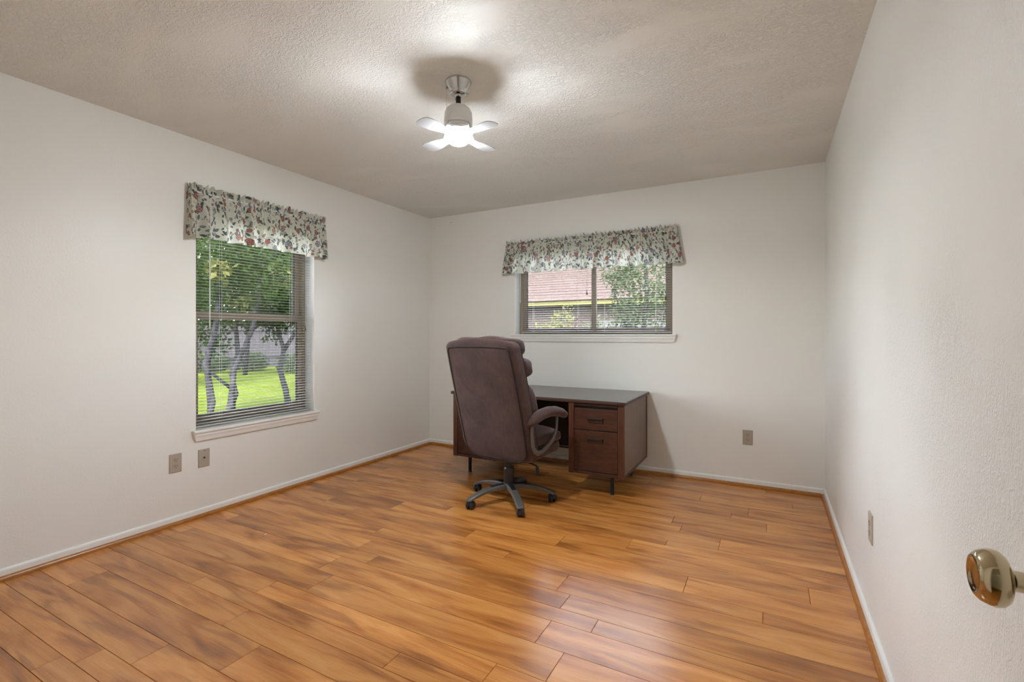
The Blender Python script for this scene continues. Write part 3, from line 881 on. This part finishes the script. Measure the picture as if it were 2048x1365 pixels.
for xs0, xs1, lam in ((DXR - 0.020, DXR - 0.004, 'desk_side_laminate'), (DXL + 0.004, DXL + 0.020, 'desk_side_laminate'), (-1.328, -1.312, 'desk_dark'), (-1.985, -1.969, 'desk_dark')):
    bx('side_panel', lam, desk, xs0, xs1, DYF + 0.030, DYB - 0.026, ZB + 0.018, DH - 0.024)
for xo in (DXR - 0.024, DXL):
    bx('side_rail', 'desk_edge_wood', desk, xo, xo + 0.024, DYF + 0.030, DYB - 0.024, ZB, ZB + 0.018, 0.001)
    bx('rear_post', 'desk_post_wood', desk, xo, xo + 0.024, DYB - 0.024, DYB, ZB, DH - 0.024, 0.002)
for a, b in ((-1.312, DXR - 0.024), (DXL + 0.024, -1.985)):
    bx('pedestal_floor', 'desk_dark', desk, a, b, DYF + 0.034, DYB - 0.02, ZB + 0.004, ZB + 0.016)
    bx('pedestal_back', 'desk_front_wood', desk, a, b, DYB - 0.018, DYB - 0.004, ZB + 0.004, DH - 0.024)
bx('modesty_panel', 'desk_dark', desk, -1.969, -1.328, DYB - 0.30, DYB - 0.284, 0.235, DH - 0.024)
bx('stretcher', 'desk_edge_wood', desk, -1.969, -1.328, DYB - 0.030, DYB - 0.010, ZB, ZB + 0.012)
for lx in (-1.025, -2.275):
    for ly in (3.462, 4.000):
        lg = MB().lathe([(0, 0.016), (0.0145, 0.016), (0.0145, ZB + 0.004), (0, ZB + 0.004)], (lx, ly, 0), 16).obj('leg', 'black_metal', desk, smooth=False)
        MB().lathe([(0, 0), (0.015, 0), (0.016, 0.004), (0.013, 0.016), (0, 0.016)], (lx, ly, 0), 16).obj('leg_glide', 'black_plastic', lg)

# ------------------------------------------------------------------ executive chair (local frame: +y faces the desk), turned a few degrees
CX, CY = -1.63, 2.98
chair = thing('office_chair', 'high-backed brown suede office chair on a five-star base', 'chair', (CX, CY, 0))
TH = R(-6)
cth, sth = math.cos(TH), math.sin(TH)
def cw(x, y, z):
    return (CX + x * cth - y * sth, CY + x * sth + y * cth, z)
class CB(MB):
    def obj(self, *a, **k):
        self.v = [cw(*p) for p in self.v]
        return super().obj(*a, **k)

def yrear(z):
    """rear face of the backrest at height z"""
    pts = [(0.28, -0.085), (0.34, -0.125), (0.60, -0.200), (0.85, -0.275), (1.08, -0.345), (1.20, -0.370)]
    if z <= pts[0][0]: return pts[0][1]
    for (a, ya), (b, yb) in zip(pts[:-1], pts[1:]):
        if z <= b: return ya + (yb - ya) * (z - a) / (b - a)
    return pts[-1][1]
BHW, BZ0, BZ1, BCX = 0.287, 0.325, 1.125, -0.014
zc, hz = (BZ0 + BZ1) / 2, (BZ1 - BZ0) / 2
def back_def(x, y, z):
    t = (z - zc) / hz
    w = 1.0 + 0.02 * (1 - t * t) - 0.015 * max(0, t) ** 2
    q = 1 - min(1, abs(x / BHW)) ** 2
    zz = z + (0.034 * q * max(0, t) ** 4 if t > 0 else -0.035 * q * t * t)
    return (x * w + BCX, y + yrear(zz), zz)
shell = CB().slab((0, 0.058, zc), (BHW, 0.056, hz), 0.085, 0.035, 0.28, 72, 40, back_def).obj('backrest', 'brown_suede', chair, smooth=True)
PHW, PHZ = 0.252, hz - 0.030
def panel_def(x, y, z):
    t = (z - zc) / PHZ
    bulge = -0.010 * (1 - min(1, abs(x / PHW)) ** 4) * (1 - min(1, abs(t)) ** 4)
    q = 1 - min(1, abs(x / BHW)) ** 2
    zz = z + (0.012 * q * max(0, t) ** 4 if t > 0 else -0.030 * q * t * t)
    return (x * (1.0 + 0.02 * (1 - t * t) - 0.015 * max(0, t) ** 2) + BCX, y + yrear(zz) + bulge, zz)
CB().slab((0, 0.006, zc - 0.006), (PHW, 0.010, PHZ), 0.07, 0.020, 0.12, 72, 40, panel_def).obj('back_panel', 'brown_suede', chair, smooth=True)
def loop(hw, hh, rb, rt, k=10):
    """rounded-rectangle outline with its own lower and upper corner radii"""
    out = []
    for cx_, cz_, r_, a0 in ((hw - rb, -hh + rb, rb, -90), (hw - rt, hh - rt, rt, 0), (-hw + rt, hh - rt, rt, 90), (-hw + rb, -hh + rb, rb, 180)):
        for i in range(k + 1):
            a = R(a0 + 90 * i / k)
            out.append((cx_ + r_ * math.cos(a), cz_ + r_ * math.sin(a)))
    pts = []
    for (a, b) in zip(out, out[1:] + out[:1]):
        n_ = max(1, int(math.hypot(b[0] - a[0], b[1] - a[1]) / 0.03))
        for i in range(n_): pts.append((a[0] + (b[0] - a[0]) * i / n_, a[1] + (b[1] - a[1]) * i / n_))
    return pts + pts[:1]
CB().tube([panel_def(x, -0.001, zc - 0.006 + z) for x, z in loop(PHW + 0.001, PHZ + 0.002, 0.07, 0.02)], 0.0065, 6, (0, 1, 0)).obj('back_piping', 'suede_piping', chair, smooth=True)
# seam around the outer rim, between the wrap and the front cushions
CB().tube([back_def(x, 0.092, zc + z) for x, z in loop(BHW - 0.004, hz - 0.003, 0.085, 0.035)], 0.006, 6, (0, 1, 0)).obj('rim_piping', 'suede_piping', chair, smooth=True)
def lean(k=1.0):
    return lambda x, y, z: (x, y + yrear(z), z)
def wrinkle(x, y, z):
    return (x, y + yrear(z) + 0.006 * math.sin(x * 38 + z * 20) * math.sin(z * 55), z + 0.005 * math.sin(x * 24 + 1))
CB().sq((BCX, 0.138, 1.098), (0.266, 0.066, 0.070), 0.55, 0.45, 48, 24, wrinkle).obj('headrest_roll', 'brown_suede', chair, smooth=True)
CB().sq((BCX, 0.160, 0.962), (0.276, 0.088, 0.078), 0.55, 0.45, 48, 24, wrinkle).obj('headrest_cushion', 'brown_suede', chair, smooth=True)
CB().sq((BCX, 0.130, 0.700), (0.276, 0.110, 0.195), 0.62, 0.42, 48, 28, lean()).obj('lumbar_cushion', 'brown_suede', chair, smooth=True)
def seat_def(x, y, z):
    return (x, y, z + 0.020 * (1 - (x / 0.27) ** 2) - 0.030 * max(0, (y - 0.2) / 0.15) ** 2)
CB().sq((0, 0.105, 0.452), (0.268, 0.238, 0.048), 0.5, 0.32, 56, 22, seat_def).obj('seat_cushion', 'brown_suede', chair, smooth=True)
CB().sq((0, 0.098, 0.378), (0.262, 0.228, 0.048), 0.45, 0.30, 56, 22, lambda x, y, z: (x, y, z - 0.035 * max(0, (0.25 - y)) * (1 if z < 0.378 else 0))).obj('seat_base', 'brown_suede', chair, smooth=True)
for s in (-1, 1):
    pad = [(s * .287, -.185, .592), (s * .288, -.160, .608), (s * .291, -.110, .632), (s * .296, -.040, .650), (s * .302, .040, .657), (s * .308, .120, .650), (s * .313, .190, .632), (s * .316, .235, .612), (s * .317, .262, .596)]
    a = CB().tube(pad, [.014, .034, .040, .041, .041, .040, .037, .030, .010], 18, flat=(1.05, 0.86)).obj('arm_pad', 'brown_suede', chair, smooth=True)
    lp = [(s * .286, -.150, .600), (s * .286, -.148, .52), (s * .287, -.140, .455), (s * .289, -.118, .412), (s * .292, -.080, .394), (s * .296, -.030, .398), (s * .301, .040, .424), (s * .305, .095, .456), (s * .308, .125, .492), (s * .309, .138, .540), (s * .309, .148, .628)]
    CB().tube(lp, [.015, .015, .017, .018, .018, .018, .018, .0165, .015, .014, .013], 12, up=(s, 0, 0), flat=(1.0, 0.62)).obj('arm_frame', 'pewter_plastic', chair, smooth=True)
    for yy, zz in ((-.128, .50), (-.120, .445)):
        CB().lathe([(0, 0), (.004, 0), (.004, .004), (0, .004)], (s * .296 if s > 0 else s * .300, yy, zz), 10, 'x').obj('arm_bolt', 'black_metal', chair)
bxm = CB().sq((0, 0.03, 0.318), (0.10, 0.12, 0.022), 0.2, 0.2, 24, 10).obj('tilt_mechanism', 'black_plastic', chair, smooth=True)
CB().tube([(0.06, 0.0, 0.300), (0.20, 0.0, 0.292), (0.232, 0.0, 0.285)], 0.005, 8).obj('lever_rod', 'black_metal', bxm, smooth=True)
CB().sq((0.235, 0.0, 0.252), (0.012, 0.008, 0.034), 0.5, 0.6, 16, 10).obj('lever_paddle', 'black_plastic', bxm, smooth=True)
CB().lathe([(0, .10), (.036, .10), (.036, .235), (.032, .245), (.026, .247), (.026, .305), (0, .305)], (0, 0, 0), 28).obj('gas_lift', 'black_plastic', chair, smooth=False)
MB().lathe([(0, .088), (.046, .088), (.052, .100), (.050, .122), (.040, .132), (0, .132)], (CX, CY, 0), 30).obj('base_hub', 'pewter_plastic', chair, smooth=True)
for k in range(5):
    a = R(-47.5 + 72 * k)
    dx, dy = math.cos(a), math.sin(a)
    P = lambda r, t, z: (CX + dx * r - dy * t, CY + dy * r + dx * t, z)
    rs = []
    for r, w, zt, th in ((.035, .030, .130, .036), (.090, .027, .131, .032), (.160, .025, .124, .028), (.225, .025, .110, .025), (.280, .026, .092, .022), (.312, .026, .078, .020), (.328, .018, .070, .014)):
        rs.append([P(r, -w, zt - th), P(r, -w, zt - .006), P(r, -w * .74, zt), P(r, w * .74, zt), P(r, w, zt - .006), P(r, w, zt - th)])
    lg = MB().rings(rs).obj('base_leg', 'pewter_plastic', chair, smooth=False, bevel=0.003)
    MB().rings([[P(r, -w, zt + .0006), P(r, w, zt + .0006), P(r, w, zt - .004), P(r, -w, zt - .004)] for r, w, zt in ((.040, .017, .131), (.090, .016, .1325), (.150, .015, .1265))]).obj('leg_inset', 'black_plastic', lg)
    # caster, swivelled
    sw = a + R([70, 18, -40, 200, 120][k])
    cx, cy = CX + dx * .312, CY + dy * .312
    ux, uy = math.cos(sw), math.sin(sw)              # axle direction
    fx, fy = -uy, ux
    cc = Vector((cx + fx * .012, cy + fy * .012, .0285))
    cas = MB().tube([(cx, cy, .040), (cx, cy, .075)], .0085, 10).obj('caster', 'caster_black', chair)
    for s in (-1, 1):
        prof = [(0.004, -.010), (.024, -.010), (.0285, -.006), (.0285, .004), (.024, .010), (.004, .011)]
        ring = []
        for r, h in prof:
            ring.append([tuple(cc + Vector((ux, uy, 0)) * (s * (.015 + h)) + Vector((fx, fy, 0)) * (r * math.cos(2 * math.pi * q / 24)) + Vector((0, 0, 1)) * (r * math.sin(2 * math.pi * q / 24))) for q in range(24)])
        MB().rings(ring).obj('caster_wheel', 'caster_black', cas, smooth=True)
    hood = []
    for h in (-.0045, .0045):
        hood.append([tuple(cc + Vector((ux, uy, 0)) * h + Vector((fx, fy, 0)) * (.031 * math.cos(q * math.pi / 10 - .3)) + Vector((0, 0, 1)) * (.031 * math.sin(q * math.pi / 10 - .3))) for q in range(12)])
    MB().rings(hood).obj('caster_hood', 'caster_black', cas)

# ------------------------------------------------------------------ outdoors
GZ = -0.20
lawn = MB().add([(-60, -40, GZ), (40, -40, GZ), (40, 60, GZ), (-60, 60, GZ), (-60, -40, GZ - .3), (40, -40, GZ - .3), (40, 60, GZ - .3), (-60, 60, GZ - .3)],
                [(0, 1, 2, 3), (7, 6, 5, 4), (0, 4, 5, 1), (1, 5, 6, 2), (2, 6, 7, 3), (3, 7, 4, 0)]).obj('ground', 'grass', origin=(0, 0, GZ))
tag(lawn, 'sunlit yellow-green lawn outside the windows', 'lawn', None, 'structure')
slab = MB().box(XL - T, XR + .12, -1.65, YB + T, GZ, -0.06).obj('foundation', 'exterior_siding')
tag(slab, 'concrete slab under the room', 'foundation', None, 'structure')

def at(px, d):
    r = (px - 1024) / 958.0
    c_, s_ = math.cos(R(28.3)), math.sin(R(28.3))
    return (d * (-s_ + r * c_), d * (c_ + r * s_))

def foliage(clumps, n, size, seed):
    """leaves as folded diamonds scattered through ellipsoid clumps: returns MB"""
    rg = np.random.RandomState(seed)
    wts = np.array([c[1][0] * c[1][1] * c[1][2] for c in clumps]) ** 0.8
    cnt = rg.multinomial(n, wts / wts.sum())
    V, F = [], []
    for (c, h), k in zip(clumps, cnt):
        d = rg.normal(size=(k, 3)); d /= np.linalg.norm(d, axis=1)[:, None]
        rad = rg.uniform(0.15, 1, k) ** 0.45
        p = np.array(c) + d * rad[:, None] * np.array(h)
        ax = rg.normal(size=(k, 3)); ax[:, 2] -= 0.4; ax /= np.linalg.norm(ax, axis=1)[:, None]
        nn = rg.normal(size=(k, 3)); nn[:, 2] += 0.8
        sd = np.cross(ax, nn); sd /= np.linalg.norm(sd, axis=1)[:, None] + 1e-9
        up = np.cross(sd, ax)
        ln = size * rg.uniform(.6, 1.3, k)[:, None]
        a = p; t_ = p + ax * ln
        m_ = p + ax * ln * .45 - up * ln * .06
        l_ = m_ + sd * ln * .24 + up * ln * .08; r_ = m_ - sd * ln * .24 + up * ln * .08
        o = len(V) * 4
        V.append(np.stack([a, l_, t_, r_], 1).reshape(-1, 3))
    V = np.concatenate(V)
    i = np.arange(len(V) // 4) * 4
    F = np.concatenate([np.stack([i, i + 1, i + 2], 1), np.stack([i, i + 2, i + 3], 1)])
    mb = MB(); mb.v = V.tolist(); mb.f = F.tolist()
    return mb

def tree(name, label, cat, base, trunks, clumps, n, size, mat, seed, group=None):
    root = thing(name, label, cat, (base[0], base[1], GZ), group)
    for path, r0, r1 in trunks:
        k = len(path)
        P_ = [(base[0] + p[0], base[1] + p[1], GZ + p[2]) for p in path]
        MB().tube(P_, [r0 + (r1 - r0) * i / (k - 1) for i in range(k)], 8).obj('trunk', 'bark', root, smooth=True)
    cl = [((base[0] + c[0], base[1] + c[1], GZ + c[2]), h) for c, h in clumps]
    o = foliage(cl, n, size, seed).obj('foliage', mat, root)
    o['kind'] = 'stuff'
    return root

# trees standing on the lawn past the tall window
b = at(415, 6.2)
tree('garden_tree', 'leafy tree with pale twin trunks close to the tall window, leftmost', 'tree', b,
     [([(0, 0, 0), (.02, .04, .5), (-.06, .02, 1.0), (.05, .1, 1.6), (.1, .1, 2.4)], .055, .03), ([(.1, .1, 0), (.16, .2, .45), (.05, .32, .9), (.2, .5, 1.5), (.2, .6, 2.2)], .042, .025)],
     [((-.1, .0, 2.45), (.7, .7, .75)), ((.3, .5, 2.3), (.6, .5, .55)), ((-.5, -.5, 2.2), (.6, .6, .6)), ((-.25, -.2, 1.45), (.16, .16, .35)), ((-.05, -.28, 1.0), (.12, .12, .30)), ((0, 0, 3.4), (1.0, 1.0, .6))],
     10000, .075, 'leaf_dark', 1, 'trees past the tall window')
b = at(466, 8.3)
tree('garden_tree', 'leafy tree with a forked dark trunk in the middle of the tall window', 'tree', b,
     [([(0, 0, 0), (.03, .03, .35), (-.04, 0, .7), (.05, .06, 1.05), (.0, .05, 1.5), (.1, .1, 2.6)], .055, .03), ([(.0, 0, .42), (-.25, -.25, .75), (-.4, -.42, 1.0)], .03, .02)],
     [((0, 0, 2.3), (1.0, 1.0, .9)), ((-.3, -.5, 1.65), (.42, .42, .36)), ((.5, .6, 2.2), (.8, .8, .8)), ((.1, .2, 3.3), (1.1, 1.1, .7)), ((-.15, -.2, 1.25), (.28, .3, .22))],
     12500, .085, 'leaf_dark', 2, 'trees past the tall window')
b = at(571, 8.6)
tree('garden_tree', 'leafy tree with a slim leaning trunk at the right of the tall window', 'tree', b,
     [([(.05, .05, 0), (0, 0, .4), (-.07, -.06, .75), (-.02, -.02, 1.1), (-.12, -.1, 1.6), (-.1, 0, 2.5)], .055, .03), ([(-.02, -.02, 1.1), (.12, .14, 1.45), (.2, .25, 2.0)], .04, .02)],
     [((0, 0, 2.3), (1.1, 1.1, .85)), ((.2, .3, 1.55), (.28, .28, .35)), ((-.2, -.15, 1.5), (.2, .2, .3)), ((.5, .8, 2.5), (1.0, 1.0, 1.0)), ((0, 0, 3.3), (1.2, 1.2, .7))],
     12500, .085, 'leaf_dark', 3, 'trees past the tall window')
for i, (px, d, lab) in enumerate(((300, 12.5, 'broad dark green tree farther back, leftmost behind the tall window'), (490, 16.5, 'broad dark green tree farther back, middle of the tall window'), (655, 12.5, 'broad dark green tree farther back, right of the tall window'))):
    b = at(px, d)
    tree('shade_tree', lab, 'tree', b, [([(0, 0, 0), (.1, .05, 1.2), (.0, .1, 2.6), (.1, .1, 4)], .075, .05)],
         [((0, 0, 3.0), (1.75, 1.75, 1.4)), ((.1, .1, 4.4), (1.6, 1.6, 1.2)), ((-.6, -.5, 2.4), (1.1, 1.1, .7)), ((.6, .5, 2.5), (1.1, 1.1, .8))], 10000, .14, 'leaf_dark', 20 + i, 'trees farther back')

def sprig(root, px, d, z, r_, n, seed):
    """a spray of leaves on one of the trees, sunlight put into their colour"""
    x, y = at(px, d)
    o = foliage([((x, y, z), (r_, r_, r_ * .8))], n, .13, seed).obj('painted_sun_leaves', 'leaf_yellow', root)  # brighter leaf colour stands in for sun under the canopy
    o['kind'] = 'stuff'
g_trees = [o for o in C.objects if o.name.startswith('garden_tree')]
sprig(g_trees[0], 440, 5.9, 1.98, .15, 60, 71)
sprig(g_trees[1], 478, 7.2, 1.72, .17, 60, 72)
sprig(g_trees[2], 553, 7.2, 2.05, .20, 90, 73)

# grey board fence across the far end of the lawn
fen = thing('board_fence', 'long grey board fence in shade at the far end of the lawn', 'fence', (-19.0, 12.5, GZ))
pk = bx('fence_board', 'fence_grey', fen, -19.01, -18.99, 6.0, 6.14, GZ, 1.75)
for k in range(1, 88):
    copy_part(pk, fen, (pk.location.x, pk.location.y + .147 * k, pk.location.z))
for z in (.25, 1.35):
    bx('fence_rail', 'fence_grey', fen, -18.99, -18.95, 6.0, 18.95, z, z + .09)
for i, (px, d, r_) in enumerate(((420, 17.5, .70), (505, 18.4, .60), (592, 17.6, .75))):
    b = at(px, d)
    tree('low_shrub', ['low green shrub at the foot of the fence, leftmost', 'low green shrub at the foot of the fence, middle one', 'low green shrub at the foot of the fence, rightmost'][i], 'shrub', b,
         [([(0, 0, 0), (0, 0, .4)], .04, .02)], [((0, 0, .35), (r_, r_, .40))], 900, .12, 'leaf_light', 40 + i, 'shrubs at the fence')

# neighbouring house past the wide window
NY, EZ = 14.9, 2.20
house = thing('neighbour_house', 'brick house with a pinkish shingle roof past the wide window', 'house', (-8, NY + 3, GZ))
bx('brick_wall', 'brick_wall', house, -16, 3, NY + .55, NY + .80, GZ, EZ + .02)
bx('soffit', 'fascia_cream', house, -16.4, 3.4, NY + .03, NY + .60, EZ - .02, EZ + .02)
bx('fascia', 'fascia_cream', house, -16.4, 3.4, NY, NY + .03, EZ - .03, EZ + .13)
slope = 0.42
course = MB().add([(-16.5, -.03, 0), (3.5, -.03, 0), (3.5, .32, .30 * slope - .005), (-16.5, .32, .30 * slope - .005), (-16.5, -.03, .022), (3.5, -.03, .022), (3.5, .32, .30 * slope + .012), (-16.5, .32, .30 * slope + .012)],
                  [(3, 2, 1, 0), (4, 5, 6, 7), (0, 1, 5, 4), (2, 3, 7, 6), (1, 2, 6, 5), (3, 0, 4, 7)])
course.v = [(x, y + NY - .05, z + EZ + .12) for x, y, z in course.v]
c0 = course.obj('shingle_course', 'shingle', house, origin=(0, NY, EZ))
for k in range(1, 27):
    copy_part(c0, house, (c0.location.x + .13 * (k % 3), c0.location.y + .30 * k, c0.location.z + .30 * slope * k))
bx('roof_deck', 'exterior_siding', house, -16.3, 3.3, NY + 7.9, NY + 8.2, GZ, EZ + 3.2)

# shrub, tree and low fence between the houses
b = at(1118, 9.2)
tree('young_shrub', 'small yellow-green shrub in front of the brick house', 'shrub', b,
     [([(0, 0, 0), (.03, 0, .7), (0, .05, 1.5), (.06, .05, 1.9)], .022, .008), ([(0, 0, .3), (-.2, -.1, 1.0), (-.3, -.15, 1.5)], .015, .006), ([(0, 0, .3), (.2, .1, 1.0), (.28, .15, 1.6)], .015, .006)],
     [((0, 0, 1.35), (.42, .42, .30)), ((-.28, -.12, 1.5), (.18, .18, .18)), ((.16, .1, 1.85), (.14, .14, .22)), ((.02, .04, 1.65), (.24, .24, .22)), ((0, 0, 1.0), (.6, .5, .4))], 1300, .075, 'leaf_yellow', 60)
b = at(1285, 8.6)
tree('yard_tree', 'pale green leafy tree filling the right pane of the wide window', 'tree', b,
     [([(0, 0, 0), (.05, .0, .7), (0, .05, 1.4), (.06, .1, 2.2), (0, .1, 3.0)], .06, .03), ([(0, 0, .9), (-.3, -.1, 1.6), (-.5, -.1, 2.2)], .03, .012), ([(0, 0, .9), (.3, .1, 1.5), (.45, .2, 2.1)], .03, .012)],
     [((0, 0, 2.35), (.66, .66, .62)), ((-.40, -.15, 2.55), (.36, .36, .36)), ((-.30, -.1, 1.75), (.30, .30, .30)), ((.4, .2, 1.95), (.34, .34, .40)), ((.0, .0, 1.55), (.42, .42, .26)), ((-.2, 0, 3.1), (.8, .7, .4))], 5200, .075, 'leaf_light', 61)
b = at(1196, 8.2)
tree('thin_sapling', 'thin bare-branched sapling beside the pale green tree', 'tree', b, [([(0, 0, 0), (-.05, 0, .6), (-.02, 0, 1.2), (-.12, 0, 1.6)], .015, .005), ([(-.02, 0, 1.0), (.15, .05, 1.45)], .01, .004)],
     [((0, 0, 1.45), (.28, .28, .26)), ((.2, .1, 1.3), (.2, .2, .2))], 260, .065, 'leaf_light', 62)
f2 = thing('low_fence', 'pale grey low board fence behind the pale green tree', 'fence', (-2.0, 12.3, GZ))
pk = bx('fence_board', 'fence_grey', f2, -4.0, -3.86, 12.29, 12.31, GZ, 1.56)
for k in range(1, 34):
    copy_part(pk, f2, (pk.location.x + .147 * k, pk.location.y, pk.location.z))
bx('fence_rail', 'fence_grey', f2, -4.0, 1.0, 12.31, 12.35, 1.25, 1.34)

# helper keys are not part of the scene description
for o in bpy.data.objects:
    if '_org' in o:
        del o['_org']
